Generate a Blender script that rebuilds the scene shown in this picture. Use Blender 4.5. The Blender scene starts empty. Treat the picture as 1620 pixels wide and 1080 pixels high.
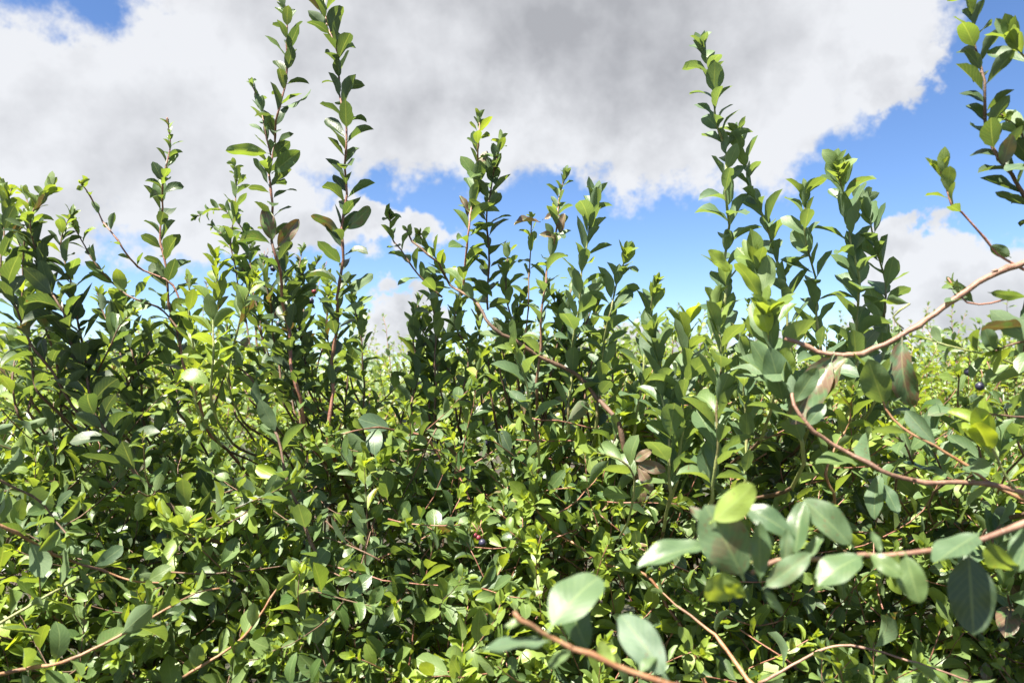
import bpy, math, random
import numpy as np
from mathutils import Vector, Matrix
from mathutils.bvhtree import BVHTree

random.seed(7)
RNG = np.random.default_rng(7)
scene = bpy.context.scene
COL = scene.collection
R = math.radians

# ------------------------------------------------------------------ camera
CAM_Z, PITCH, FOC = 1.55, R(4.0), 1174.0       # eye height, upward tilt, focal length in photo pixels
cam = bpy.data.cameras.new('camera')
cam.sensor_width = 36.0
cam.lens = 36.0 * FOC / 1620.0
cam.clip_start, cam.clip_end = 0.02, 3000.0
cam.dof.use_dof = True
cam.dof.focus_distance = 1.5
cam.dof.aperture_fstop = 6.0
cam_o = bpy.data.objects.new('camera', cam)
cam_o.location = (0, 0, CAM_Z)
cam_o.rotation_euler = (R(90) + PITCH, 0, 0)
COL.objects.link(cam_o)
scene.camera = cam_o

# ------------------------------------------------------------------ sun
SUN_EL, SUN_AZ = R(61), R(-136)                  # azimuth from the viewing direction (+Y), left is negative
sd = Vector((math.sin(SUN_AZ) * math.cos(SUN_EL), math.cos(SUN_AZ) * math.cos(SUN_EL), math.sin(SUN_EL)))
sun = bpy.data.lights.new('sun', 'SUN')
sun.energy, sun.angle, sun.color = 5.0, R(0.55), (1.0, 0.94, 0.82)
sun_o = bpy.data.objects.new('sun', sun)
sun_o.rotation_euler = (-sd).to_track_quat('-Z', 'Y').to_euler()
sun_o.location = sd * 30
COL.objects.link(sun_o)

# ------------------------------------------------------------------ render and view settings
scene.render.engine = 'CYCLES'
scene.view_settings.view_transform = 'Standard'
scene.view_settings.look = 'None'
scene.view_settings.gamma = 1.0
scene.view_settings.exposure = 2.1
scene.cycles.max_bounces = 10
scene.cycles.diffuse_bounces = 6
scene.cycles.glossy_bounces = 2
scene.cycles.transmission_bounces = 6
scene.cycles.use_denoising = True


# ------------------------------------------------------------------ world: clear sky with a layer of broken cumulus
class Nodes:
    def __init__(self, tree):
        self.t = tree; self.n = tree.nodes; self.l = tree.links
    def put(self, sock, v):
        if hasattr(v, 'is_output') or isinstance(v, bpy.types.NodeSocket):
            self.l.new(v, sock)
        elif v is not None:
            sock.default_value = v
    def new(self, kind, **kw):
        nd = self.n.new(kind)
        for k, v in kw.items():
            setattr(nd, k, v)
        return nd
    def math(self, op, a, b=None, c=None, clamp=False):
        nd = self.new('ShaderNodeMath', operation=op, use_clamp=clamp)
        self.put(nd.inputs[0], a); self.put(nd.inputs[1], b)
        if c is not None: self.put(nd.inputs[2], c)
        return nd.outputs[0]
    def step(self, v, lo, hi, to0=0.0, to1=1.0):
        nd = self.new('ShaderNodeMapRange', interpolation_type='SMOOTHSTEP')
        for i, x in enumerate((v, lo, hi, to0, to1)):
            self.put(nd.inputs[i], x)
        return nd.outputs[0]
    def mix(self, f, a, b, blend='MIX'):
        nd = self.new('ShaderNodeMix', data_type='RGBA', blend_type=blend)
        self.put(nd.inputs[0], f)
        self.put(nd.inputs[6], a if not isinstance(a, tuple) else (*a, 1)[:4])
        self.put(nd.inputs[7], b if not isinstance(b, tuple) else (*b, 1)[:4])
        return nd.outputs[2]
    def noise(self, vec, scale, detail=6, rough=0.55, dist=0.0):
        nd = self.new('ShaderNodeTexNoise')
        self.put(nd.inputs['Vector'], vec)
        nd.inputs['Scale'].default_value = scale
        nd.inputs['Detail'].default_value = detail
        nd.inputs['Roughness'].default_value = rough
        nd.inputs['Distortion'].default_value = dist
        return nd


world = bpy.data.worlds.new('World')
scene.world = world
world.use_nodes = True
W = Nodes(world.node_tree)
W.n.clear()
w_out = W.new('ShaderNodeOutputWorld')
w_bg = W.new('ShaderNodeBackground')
w_bg.inputs['Strength'].default_value = 0.05
W.l.new(w_bg.outputs[0], w_out.inputs[0])
sky = W.new('ShaderNodeTexSky', sky_type='NISHITA')
sky.sun_disc = False
sky.sun_elevation = SUN_EL
sky.sun_rotation = SUN_AZ
sky.air_density, sky.dust_density, sky.ozone_density = 0.8, 0.1, 2.0
geo = W.new('ShaderNodeTexCoord')
sep = W.new('ShaderNodeSeparateXYZ')
W.l.new(geo.outputs['Generated'], sep.inputs[0])
dx, dy, dz = sep.outputs
# wind-warped lookup direction so that the cloud outlines are ragged
warp = W.noise(geo.outputs['Generated'], 5.5, 9, 0.62)
warp2 = W.noise(geo.outputs['Generated'], 21.0, 6, 0.6)
wsep = W.new('ShaderNodeSeparateColor'); W.l.new(warp.outputs['Color'], wsep.inputs[0])
wsep2 = W.new('ShaderNodeSeparateColor'); W.l.new(warp2.outputs['Color'], wsep2.inputs[0])
az = W.math('ARCTAN2', dx, dy)
el = W.math('ARCSINE', dz)
def warped(v, a, b, k1=0.22, k2=0.08):
    w = W.math('MULTIPLY', W.math('SUBTRACT', a, 0.5), k1)
    w = W.math('ADD', w, W.math('MULTIPLY', W.math('SUBTRACT', b, 0.5), k2))
    return W.math('ADD', v, w)
azw = warped(az, wsep.outputs[0], wsep2.outputs[0])
elw = warped(el, wsep.outputs[1], wsep2.outputs[1])

def sky_dir(px, py):
    v = Vector(((px - 810) / FOC, 1.0, (540 - py) / FOC))
    c, s = math.cos(PITCH), math.sin(PITCH)
    v = Vector((v.x, v.y * c - v.z * s, v.y * s + v.z * c)).normalized()
    return math.atan2(v.x, v.y), math.asin(v.z)

# cloud banks as (centre x, centre y, half width, half height) in the photograph's frame, stored as sky angles
BANKS = [
    (930, 30, 470, 240, 1.3), (1190, 70, 210, 200, 1.0), (560, 70, 400, 220, 1.08), (210, 200, 340, 230, .9), (50, 350, 200, 95, .85),
    (420, 360, 220, 75, .9), (600, 365, 130, 42, .85), (1370, 110, 85, 75, .85),
    (625, 522, 75, 55, 1.1), (1090, 590, 210, 65, 1.1), (1470, 400, 110, 55, .95), (1590, 480, 170, 110, 1.1),
    (790, 595, 130, 36, .9), (20, 545, 110, 50, 0.8), (500, -420, 900, 330, 1.0), (-900, 60, 560, 300, 1.1), (2500, 100, 620, 260, 1.1),
]
dens = None
for (bx, by, hw, hh, amp) in BANKS:
    if -200 < bx < 1820 and by > -200:
        a0, e0 = sky_dir(bx, by)
    else:
        a0, e0 = (bx - 810) / FOC, (622 - by) / FOC
    ax = W.math('DIVIDE', W.math('SUBTRACT', azw, a0), hw / FOC)
    ex = W.math('DIVIDE', W.math('SUBTRACT', elw, e0), hh / FOC)
    r2 = W.math('ADD', W.math('MULTIPLY', ax, ax), W.math('MULTIPLY', ex, ex))
    g = W.math('MULTIPLY', W.math('POWER', 2.718, W.math('MULTIPLY', r2, -0.9)), amp)
    dens = g if dens is None else W.math('MAXIMUM', dens, g)
ax = W.math('DIVIDE', W.math('SUBTRACT', azw, sky_dir(50, 42)[0]), 80 / FOC)
ex = W.math('DIVIDE', W.math('SUBTRACT', elw, sky_dir(50, 42)[1]), 48 / FOC)
r2 = W.math('ADD', W.math('MULTIPLY', ax, ax), W.math('MULTIPLY', ex, ex))
dens = W.math('SUBTRACT', dens, W.math('MULTIPLY', W.math('POWER', 2.718, W.math('MULTIPLY', r2, -0.9)), 0.12))
# broken cloud over the rest of the sky, behind and above the camera
rest = W.step(W.noise(geo.outputs['Generated'], 2.3, 7, 0.55).outputs['Fac'], 0.44, 0.68, 0.0, 1.1)
away = W.step(W.math('ABSOLUTE', az), 0.95, 1.25)
over = W.step(el, 0.78, 0.95)
dens = W.math('ADD', dens, W.math('MULTIPLY', rest, W.math('MAXIMUM', away, over)))
fine = W.noise(geo.outputs['Generated'], 8.0, 12, 0.66, 0.0).outputs['Fac']
dens = W.math('ADD', dens, W.math('MULTIPLY', W.math('SUBTRACT', fine, 0.5), 0.9))
cover = W.step(dens, 0.43, 0.61)
thick = W.step(dens, 0.60, 1.35)
billow = W.noise(geo.outputs['Generated'], 5.0, 8, 0.55, 0.0).outputs['Fac']
shade = W.math('MULTIPLY', thick, W.step(billow, 0.28, 0.66, 0.62, 0.98))
shift = W.new('ShaderNodeVectorMath', operation='ADD')
W.l.new(geo.outputs['Generated'], shift.inputs[0]); shift.inputs[1].default_value = (-0.022, 0.0, 0.030)
relief = W.math('SUBTRACT', W.noise(geo.outputs['Generated'], 8.0, 7, 0.55).outputs['Fac'], W.noise(shift.outputs[0], 8.0, 7, 0.55).outputs['Fac'])
shade = W.math('SUBTRACT', shade, W.math('MULTIPLY', relief, 2.0), clamp=True)
cloud = W.mix(shade, (4.15, 4.22, 4.36), (2.12, 2.16, 2.28))
blue = W.new('ShaderNodeHueSaturation')
blue.inputs['Saturation'].default_value = 1.14
blue.inputs['Hue'].default_value = 0.506
blue.inputs['Value'].default_value = 1.02
W.l.new(sky.outputs[0], blue.inputs['Color'])
W.l.new(W.mix(W.math('MULTIPLY', cover, 0.97), blue.outputs[0], cloud), w_bg.inputs['Color'])


# ------------------------------------------------------------------ materials
def principled(name):
    m = bpy.data.materials.new(name)
    m.use_nodes = True
    N = Nodes(m.node_tree)
    return m, N, m.node_tree.nodes['Principled BSDF'], m.node_tree.nodes['Material Output']

def leaf_material():
    m, N, bsdf, out = principled('leaf')
    info = N.new('ShaderNodeObjectInfo')
    at_t = N.new('ShaderNodeAttribute', attribute_name='tint')
    at_r = N.new('ShaderNodeAttribute', attribute_name='rnd')
    tint = N.mix(1.0, at_t.outputs['Color'], info.outputs['Color'], 'ADD')
    ts = N.new('ShaderNodeSeparateColor'); N.l.new(tint, ts.inputs[0])
    rnd = N.math('FRACT', N.math('ADD', info.outputs['Random'], at_r.outputs['Fac']))
    rnd2 = N.math('FRACT', N.math('MULTIPLY', rnd, 17.31))
    uv = N.new('ShaderNodeUVMap')
    us = N.new('ShaderNodeSeparateXYZ'); N.l.new(uv.outputs[0], us.inputs[0])
    off = N.new('ShaderNodeCombineXYZ')
    N.put(off.inputs[0], N.math('MULTIPLY', us.outputs[0], 0.3)); N.put(off.inputs[1], us.outputs[1]); N.put(off.inputs[2], N.math('MULTIPLY', rnd, 40.0))
    mott = N.noise(off.outputs[0], 4.0, 5, 0.62).outputs['Fac']
    c = N.mix(rnd, (0.040, 0.088, 0.030), (0.118, 0.190, 0.052))
    c = N.mix(ts.outputs[0], c, (0.26, 0.35, 0.035))
    is_old_or_shade = N.math('GREATER_THAN', ts.outputs[1], 1.001)
    pale = N.math('MULTIPLY', ts.outputs[1], N.math('SUBTRACT', 1.0, is_old_or_shade))
    old = N.math('MULTIPLY', N.math('SUBTRACT', ts.outputs[1], 1.0), is_old_or_shade)
    c = N.mix(pale, c, (0.100, 0.165, 0.108))
    c = N.mix(old, c, (0.030, 0.052, 0.034))  # dark tone for randomly older leaves and for shade painted on shoots
    edge = N.step(N.math('ADD', mott, N.math('MULTIPLY', ts.outputs[2], 0.17)), 0.50, 0.66)
    c = N.mix(N.math('MULTIPLY', N.step(ts.outputs[2], 0.0, 0.4), edge), c, (0.12, 0.075, 0.048))
    # veins: a pale midrib with side veins running up to the margin
    au = N.math('ABSOLUTE', us.outputs[0])
    rib = N.step(au, 0.03, 0.09, 1.0, 0.0)
    sv = N.math('SINE', N.math('MULTIPLY', N.math('SUBTRACT', us.outputs[1], N.math('ADD', N.math('MULTIPLY', au, 0.30), N.math('MULTIPLY', mott, 0.10))), 56.0))
    side = N.math('MULTIPLY', N.step(sv, 0.5, 1.0), 0.16)
    vein = N.math('MAXIMUM', N.math('MULTIPLY', rib, 0.55), side)
    c = N.mix(vein, c, N.mix(0.35, c, (0.42, 0.50, 0.22)))
    c = N.mix(1.0, c, N.mix(mott, (0.72, 0.74, 0.7), (1.22, 1.2, 1.15)), 'MULTIPLY')
    # brown flecks on older leaves
    fleck = N.math('MULTIPLY', N.step(N.noise(off.outputs[0], 14.0, 2, 0.5).outputs['Fac'], 0.66, 0.72), N.step(rnd2, 0.55, 0.9))
    c = N.mix(N.math('MULTIPLY', fleck, 0.7), c, (0.13, 0.06, 0.025))
    under = N.mix(N.math('MULTIPLY_ADD', ts.outputs[0], -0.45, 0.55), c, (0.165, 0.235, 0.135))
    g = N.new('ShaderNodeNewGeometry')
    col = N.mix(g.outputs['Backfacing'], c, under)
    N.put(bsdf.inputs['Base Color'], col)
    rough = N.math('ADD', N.math('MULTIPLY', pale, 0.07), N.math('ADD', N.math('MULTIPLY', g.outputs['Backfacing'], 0.22), N.math('ADD', N.math('MULTIPLY', rnd2, 0.18), 0.34)))
    N.put(bsdf.inputs['Roughness'], rough)
    bsdf.inputs['Specular IOR Level'].default_value = 0.65
    bump = N.new('ShaderNodeBump'); bump.inputs['Strength'].default_value = 0.25; bump.inputs['Distance'].default_value = 0.002
    N.put(bump.inputs['Height'], N.math('ADD', N.math('MULTIPLY', mott, 1.2), N.math('MULTIPLY', vein, -0.8)))
    N.l.new(bump.outputs[0], bsdf.inputs['Normal'])
    tr = N.new('ShaderNodeBsdfTranslucent')
    N.put(tr.inputs['Color'], N.mix(1.0, c, (1.9, 1.65, 0.6), 'MULTIPLY'))
    mx = N.new('ShaderNodeMixShader'); N.put(mx.inputs[0], N.math('MULTIPLY_ADD', ts.outputs[2], -0.32, 0.42))
    N.l.new(bsdf.outputs[0], mx.inputs[1]); N.l.new(tr.outputs[0], mx.inputs[2])
    N.l.new(mx.outputs[0], out.inputs[0])
    return m

def bark_material(name, c0, c1, rough=0.6):
    m, N, bsdf, out = principled(name)
    tc = N.new('ShaderNodeTexCoord')
    n1 = N.noise(tc.outputs['Object'], 38.0, 5, 0.6).outputs['Fac']
    n2 = N.noise(tc.outputs['Object'], 260.0, 3, 0.6).outputs['Fac']
    c = N.mix(N.step(n1, 0.35, 0.65), c0, c1)
    c = N.mix(N.step(n2, 0.60, 0.68, 0, .6), c, (0.30, 0.22, 0.16))
    n3 = N.noise(tc.outputs['Object'], 14.0, 3, 0.6).outputs['Fac']
    c = N.mix(N.step(n3, 0.5, 0.66, 0, .75), c, (0.10, 0.055, 0.035))
    N.put(bsdf.inputs['Base Color'], c)
    bsdf.inputs['Roughness'].default_value = rough
    bump = N.new('ShaderNodeBump'); bump.inputs['Strength'].default_value = 0.5; bump.inputs['Distance'].default_value = 0.002
    N.l.new(n2, bump.inputs['Height']); N.l.new(bump.outputs[0], bsdf.inputs['Normal'])
    return m

def berry_material(name, c0, c1):
    m, N, bsdf, out = principled(name)
    tc = N.new('ShaderNodeTexCoord')
    n1 = N.noise(tc.outputs['Object'], 120.0, 3, 0.5).outputs['Fac']
    N.put(bsdf.inputs['Base Color'], N.mix(N.step(n1, 0.4, 0.6), c0, c1))
    bsdf.inputs['Roughness'].default_value = 0.45
    return m

M_LEAF = leaf_material()
M_BARK = {
    'red': bark_material('reddish_bark', (0.16, 0.062, 0.040), (0.30, 0.145, 0.10), 0.5),
    'pink': bark_material('pinkish_bark', (0.165, 0.085, 0.058), (0.27, 0.155, 0.105), 0.55),
    'orange': bark_material('orange_brown_bark', (0.19, 0.085, 0.038), (0.30, 0.165, 0.085), 0.55),
    'brown': bark_material('brown_bark', (0.075, 0.045, 0.028), (0.15, 0.085, 0.05), 0.7),
    'green': bark_material('green_bark', (0.15, 0.19, 0.06), (0.27, 0.28, 0.10), 0.5),
}
M_BERRY = {'dark': berry_material('dark_berry', (0.012, 0.012, 0.03), (0.03, 0.028, 0.06)),
           'red': berry_material('red_berry', (0.22, 0.03, 0.035), (0.12, 0.02, 0.04))}

def ground_material():
    m, N, bsdf, out = principled('ground')
    tc = N.new('ShaderNodeTexCoord')
    n1 = N.noise(tc.outputs['Object'], 1.3, 8, 0.6).outputs['Fac']
    n2 = N.noise(tc.outputs['Object'], 24.0, 6, 0.65).outputs['Fac']
    c = N.mix(N.step(n1, 0.42, 0.6), (0.040, 0.028, 0.018), (0.030, 0.045, 0.014))
    c = N.mix(N.step(n2, 0.5, 0.75, 0, .6), c, (0.075, 0.055, 0.032))
    N.put(bsdf.inputs['Base Color'], c)
    bsdf.inputs['Roughness'].default_value = 0.9
    bump = N.new('ShaderNodeBump'); bump.inputs['Distance'].default_value = 0.03
    N.l.new(n2, bump.inputs['Height']); N.l.new(bump.outputs[0], bsdf.inputs['Normal'])
    return m

# ------------------------------------------------------------------ ground
def build_ground():
    n = 60
    t = np.linspace(-1, 1, n)
    s = np.sign(t) * (np.abs(t) ** 3) * 1500
    X, Y = np.meshgrid(s, s)
    Z = -0.03 + 0.025 * np.sin(X * 1.7) * np.cos(Y * 1.3) * np.exp(-(X ** 2 + Y ** 2) / 900)
    v = np.stack([X.ravel(), Y.ravel(), Z.ravel()], 1)
    f = [(i * n + j, i * n + j + 1, (i + 1) * n + j + 1, (i + 1) * n + j) for i in range(n - 1) for j in range(n - 1)]
    me = bpy.data.meshes.new('ground'); me.from_pydata(v.tolist(), [], f)
    me.materials.append(ground_material())
    for p in me.polygons: p.use_smooth = True
    o = bpy.data.objects.new('ground', me); o['kind'] = 'structure'
    COL.objects.link(o)
build_ground()


# ------------------------------------------------------------------ picture geometry
CP, SP = math.cos(PITCH), math.sin(PITCH)
def at(px, py, d):
    """point at depth d metres along the viewing axis behind photo pixel (px, py)"""
    x, y, z = (px - 810) / FOC * d, d, (540 - py) / FOC * d
    return Vector((x, y * CP - z * SP, y * SP + z * CP + CAM_Z))
def to_px(P):
    """photo pixels and depth of an (n, 3) array of points"""
    Y = P[:, 1] * CP + (P[:, 2] - CAM_Z) * SP
    Z = -P[:, 1] * SP + (P[:, 2] - CAM_Z) * CP
    Y = np.maximum(Y, 1e-3)
    return 810 + FOC * P[:, 0] / Y, 540 - FOC * Z / Y, Y

# ------------------------------------------------------------------ leaf shapes
def leaf_shape(rows, fold, bend, twist, tipp, wave, cols=1, seed=0, rag=0.0):
    """blade along +Y (length 1), upper face +Z; returns verts, uvs, quads/tris"""
    rr = random.Random(seed)
    ts = [0.0, 0.10] + [0.10 + 0.90 * (k / rows) for k in range(1, rows)] + [1.0]
    vs, uv, fs, rings = [], [], [], []
    y = z = 0.0; prev = 0.0
    asym = 1 + rr.uniform(-.08, .08)
    for t in ts:
        ang = bend * (t ** 1.3)
        y += (t - prev) * math.cos(ang); z -= (t - prev) * math.sin(ang); prev = t
        if t <= 0.1:
            w = 0.014
        else:
            q = (t - 0.1) / 0.9
            w = 0.245 * (math.sin(math.pi * q ** tipp) ** 0.62) if q < 1 else 0.0
            w = max(w, 0.0)
        if rag and .15 < t < 1: w *= 1 + rr.uniform(-rag, rag) - (.14 if cols == 1 and rr.random() < .05 else 0)
        w = 0 if t == 1.0 else max(w, 0.014)
        tw = twist * t
        ring = []
        if w == 0:
            ring.append(len(vs)); vs.append((0, y, z)); uv.append((0, t))
        else:
            for k in range(-cols, cols + 1):
                u = k / cols
                fl = fold * (0.35 if t <= .1 else 1)
                x = u * w * math.cos(fl) * (asym if u > 0 else 1)
                h = abs(u) * w * math.sin(fl) - (0.10 * w * (u * u) if cols > 1 else 0)
                h += wave * math.sin(t * 13 + (0 if u > 0 else 2)) * abs(u)
                xr = x * math.cos(tw) - h * math.sin(tw); hr = x * math.sin(tw) + h * math.cos(tw)
                ring.append(len(vs)); vs.append((xr, y + hr * math.sin(ang), z + hr * math.cos(ang))); uv.append((u, t))
        rings.append(ring)
    for a, b in zip(rings[:-1], rings[1:]):
        if len(b) == 1:
            for k in range(len(a) - 1): fs.append((a[k], a[k + 1], b[0]))
        else:
            for k in range(len(a) - 1): fs.append((a[k], a[k + 1], b[k + 1], b[k]))
    return np.array(vs), np.array(uv), fs

SHAPES = []
for i in range(20):
    r = random.Random(100 + i)
    SHAPES.append(leaf_shape(7, R(r.uniform(5, 44)), R(r.uniform(-22, 72)), R(r.uniform(-38, 38)), r.uniform(0.88, 1.32), r.uniform(0, .03), 1, i, .05 if i % 3 == 0 else .015))
N_STD = 20
for i in range(4):                              # finer blades for the big leaves close to the lens
    r = random.Random(200 + i)
    SHAPES.append(leaf_shape(16, R(r.uniform(14, 30)), R(r.uniform(-10, 45)), R(r.uniform(-22, 22)), r.uniform(0.95, 1.15), 0.024, 3, i, .004))
# curled, withering leaves
for i in range(2):
    SHAPES.append(leaf_shape(12, R(46), R(40 + 20 * i), R(25), 1.0, 0.045, 2, 30 + i, .05))
I_CURL = N_STD + 4
for i in range(4):                              # simple blades for leaves many metres off
    r = random.Random(300 + i)
    SHAPES.append(leaf_shape(3, R(r.uniform(8, 30)), R(r.uniform(0, 50)), 0, 1.0, 0, 1, i))
I_FAR = I_CURL + 2

LEAF_MESH = []
for k, (v, uv, fs) in enumerate(SHAPES):
    me = bpy.data.meshes.new('leaf'); me.from_pydata(v.tolist(), [], fs)
    ul = me.uv_layers.new(name='UVMap')
    li = np.empty(len(me.loops), np.int32); me.loops.foreach_get('vertex_index', li)
    ul.data.foreach_set('uv', uv[li].astype(np.float32).ravel())
    me.polygons.foreach_set('use_smooth', np.ones(len(me.polygons), bool))
    me.materials.append(M_LEAF)
    LEAF_MESH.append(me)

# ------------------------------------------------------------------ stores
class Store: pass
L = []          # leaf records: (shape, base, axis, normal, length, width factor, tint, shrub, branch)
TWIGS = {}      # shrub -> [(points, radii)]
BRANCHES = []   # (shrub, points, radii, material, label)
BERRIES = []    # (shrub, position, radius, kind, stalk start)

def spline(pts, step):
    """Catmull-Rom through 3-D points, resampled to about `step` metres"""
    P = [Vector(p) for p in pts]
    P = [P[0] * 2 - P[1]] + P + [P[-1] * 2 - P[-2]]
    out = []
    for i in range(1, len(P) - 2):
        n = max(2, int((P[i + 1] - P[i]).length / step))
        for k in range(n):
            t = k / n
            a, b, c, d = P[i - 1], P[i], P[i + 1], P[i + 2]
            out.append(0.5 * ((2 * b) + (c - a) * t + (2 * a - 5 * b + 4 * c - d) * t * t + (3 * b - a - 3 * c + d) * t ** 3))
    out.append(P[-2])
    return out

def perp(t):
    u = Vector((0, 0, 1)) if abs(t.z) < 0.9 else Vector((1, 0, 0))
    return t.cross(u).normalized()

UP = Vector((0, 0, 1))
LIGHT = (UP * 0.8 + sd * 0.5).normalized()

def add_leaf(base, axis, normal, length, tint, shrub, branch, width=1.0, shape=None):
    axis = axis.normalized()
    normal = (normal - axis * normal.dot(axis))
    normal = normal.normalized() if normal.length > 1e-4 else perp(axis)
    if shape is None: shape = random.randrange(N_STD)
    L.append((shape, base, axis, normal, length, width, tint, shrub, branch))

def dress(pts, shrub, branch, length, gap, grow=1.22, tint=(0, 0, 0), tip=(0.5, 0, 0), start=0.0, ang=(58, 24), uplift=0.35, width=1.0, old=0.0, shapes=None, keep=1.0, small=0.5, brown=0.018):
    """alternate leaves up a stem: big below, small and steep in a young rosette at the tip"""
    gap *= .86 if branch >= 0 else 1.0
    seg = [(b - a).length for a, b in zip(pts[:-1], pts[1:])]
    tot = sum(seg)
    s = start * tot; phi = random.uniform(0, 6.28)
    acc = 0.0; i = 0
    n_rosette = 4
    while s < tot + 1e-6:
        while i < len(seg) - 1 and acc + seg[i] < s:
            acc += seg[i]; i += 1
        f = min(1.0, (s - acc) / max(seg[i], 1e-6))
        p = pts[i].lerp(pts[i + 1], f)
        T = (pts[i + 1] - pts[i]).normalized()
        q = s / tot
        phi += R(137.5) + random.uniform(-.35, .35)
        a = R(ang[0] + (ang[1] - ang[0]) * q ** 1.5 + random.uniform(-11, 11))
        e1 = perp(T); e2 = T.cross(e1)
        Rad = e1 * math.cos(phi) + e2 * math.sin(phi)
        A = T * math.cos(a) + Rad * math.sin(a)
        N = T * math.sin(a) - Rad * math.cos(a)
        A = (A + UP * 0.12 + Vector((random.gauss(0, .1), random.gauss(0, .1), random.gauss(0, .1)))).normalized()
        N = (N * (1 - uplift) + LIGHT * uplift + Vector((random.gauss(0, .16), random.gauss(0, .16), random.gauss(0, .16))))
        prof = 1.0 - (1 - small) * max(0, (q - 0.62) / 0.38) ** 1.2
        ln = grow * length * prof * random.uniform(0.75, 1.15)
        k = max(0, (q - 0.72) / 0.28)
        tn = tuple(min(1, max(0, tint[j] * (1 - k) + tip[j] * k + random.uniform(-.07, .07))) for j in range(3))
        if random.random() < brown: tn = (tn[0], 0, random.uniform(.15, 1))
        elif random.random() < 0.06: tn = (min(1, tn[0] + random.uniform(.3, .6)), tn[1], tn[2])
        else: tn = (tn[0], tn[1], max(0, tn[2]) if tint[2] > 0 else 0)
        if old > 0 and k < .6 and random.random() < .92: tn = (0, 1.02 + min(.95, old * random.uniform(.9, 1.5)), tn[2])  # darkens leaves below the tip: shade painted on shoots, random age on twigs
        if random.random() < keep:
            add_leaf(p, A, N, ln, tn, shrub, branch, width * random.uniform(.86, 1.14), None if shapes is None else random.choice(shapes))
        s += gap * random.uniform(.75, 1.25) * (1.0 - 0.55 * max(0, (q - .7) / .3))
    T = (pts[-1] - pts[-2]).normalized()
    for k in range(n_rosette):
        phi += R(90)
        e1 = perp(T); e2 = T.cross(e1)
        Rad = e1 * math.cos(phi) + e2 * math.sin(phi)
        a = R(random.uniform(8, 30))
        add_leaf(pts[-1], T * math.cos(a) + Rad * math.sin(a), T * math.sin(a) - Rad * math.cos(a), grow * length * small * random.uniform(.6, .95), tip, shrub, branch, width * .85, None if shapes is None else random.choice(shapes))

def radii(n, r0, r1):
    return [r0 + (r1 - r0) * (k / max(1, n - 1)) for k in range(n)]

# ------------------------------------------------------------------ the shrubs
SHRUBS = {   # key: (name, root x, root y, label, category)
    'A': ('leafy_shrub', -0.80, 1.75, 'shrub at the left edge with dark crowded leaves and two thin diagonal side shoots', 'shrub'),
    'B': ('leafy_shrub', -0.42, 1.80, 'shrub with the two tallest shoots, reddish stems reaching the top of the picture', 'shrub'),
    'C': ('leafy_shrub', 0.05, 1.85, 'middle shrub with a bare slanting brown branch and curled brownish leaves near its top', 'shrub'),
    'D': ('leafy_shrub', 0.48, 1.70, 'shrub with stout upright shoots of pale blue-green leaves, right of the middle', 'shrub'),
    'E': ('leafy_shrub', 1.30, 1.35, 'shrub at the right edge with thick bare pinkish arching branches and dark berries', 'shrub'),
    'F': ('leafy_shrub', 0.95, 0.62, 'very near shrub branch at lower right with large mottled grey-green leaves on a pink stem', 'shrub'),
    'G': ('leafy_shrub', 0.42, 0.50, 'very near sprig at bottom centre with a few large smooth pale leaves', 'shrub'),
    'M1': ('leafy_shrub', -2.2, 3.6, 'shrub further back at far left, behind the dark shrub at the left edge', 'shrub'),
    'M2': ('leafy_shrub', -0.75, 3.5, 'shrub further back, seen below and between the two tallest shoots', 'shrub'),
    'M3': ('leafy_shrub', 0.35, 3.7, 'shrub further back, behind the slanting branch in the middle', 'shrub'),
    'M4': ('leafy_shrub', 1.25, 3.5, 'shrub further back, behind the stout pale upright shoots', 'shrub'),
    'M5': ('leafy_shrub', 2.45, 3.6, 'shrub further back at right, behind the pinkish arching branches and berries', 'shrub'),
}

def shoot(shrub, px, d, r, mat, length, gap, root=True, sage=.14, label=None, leaves=True, r_tip=0.0011, wob=0.03, **kw):
    """px: photo points from base to tip, d: depth at base and tip"""
    n = len(px)
    P = []
    for k, (x, y) in enumerate(px):
        dd = d[0] + (d[1] - d[0]) * k / max(1, n - 1) + (random.uniform(-wob, wob) if 0 < k else 0)
        P.append(at(x, y, dd))
    pts = spline(P, 0.012)
    for k in range(len(pts)):                    # small kinks at the nodes
        z = (1 if (k // 5) % 2 else -1) * (1 - abs((k % 5) - 2) / 2.5) * r * .8
        pts[k] = pts[k] + Vector((z, random.gauss(0, r * .1), z * .6 + random.gauss(0, r * .1)))
    idx = len(BRANCHES)
    full = pts
    r *= .78 if shrub in 'EFG' else .85
    rr = radii(len(pts), r, r_tip)
    if root:
        rx, ry = SHRUBS[shrub][1:3]
        b = pts[0]; t0 = (pts[0] - pts[1]).normalized()
        g = Vector((rx + random.uniform(-.12, .12), ry + random.uniform(-.1, .1), -0.04))
        k1 = b + t0 * 0.06 + Vector((0, .10, -.02))
        k2 = k1 + Vector(((g.x - k1.x) * .25, max(.15, (g.y - k1.y) * .9), -.16))
        low = spline([g, g.lerp(k2, .55) + Vector((0, 0, .06)), k2, k1, b], 0.05)[:-1]
        full = low + pts
        rr = radii(len(low), r * 2.0, r) + rr
    BRANCHES.append((shrub, full, rr, mat, label, len(full) - len(pts)))
    if leaves:
        for q in ('tint', 'tip'):
            t = kw.get(q, (.12, .08, 0) if q == 'tint' else (.5, 0, 0))
            kw[q] = (t[0] * .85, min(.9, t[1] + sage * (1 - t[0])), t[2])
        dress(pts[:-1], shrub, idx, length, gap, **kw)
    return idx, pts

DARK, MID, PALE, YOUNG = (0.0, 0.0, 0), (0.12, 0.08, 0), (0.06, 0.6, 0), (0.62, 0, 0)
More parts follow.
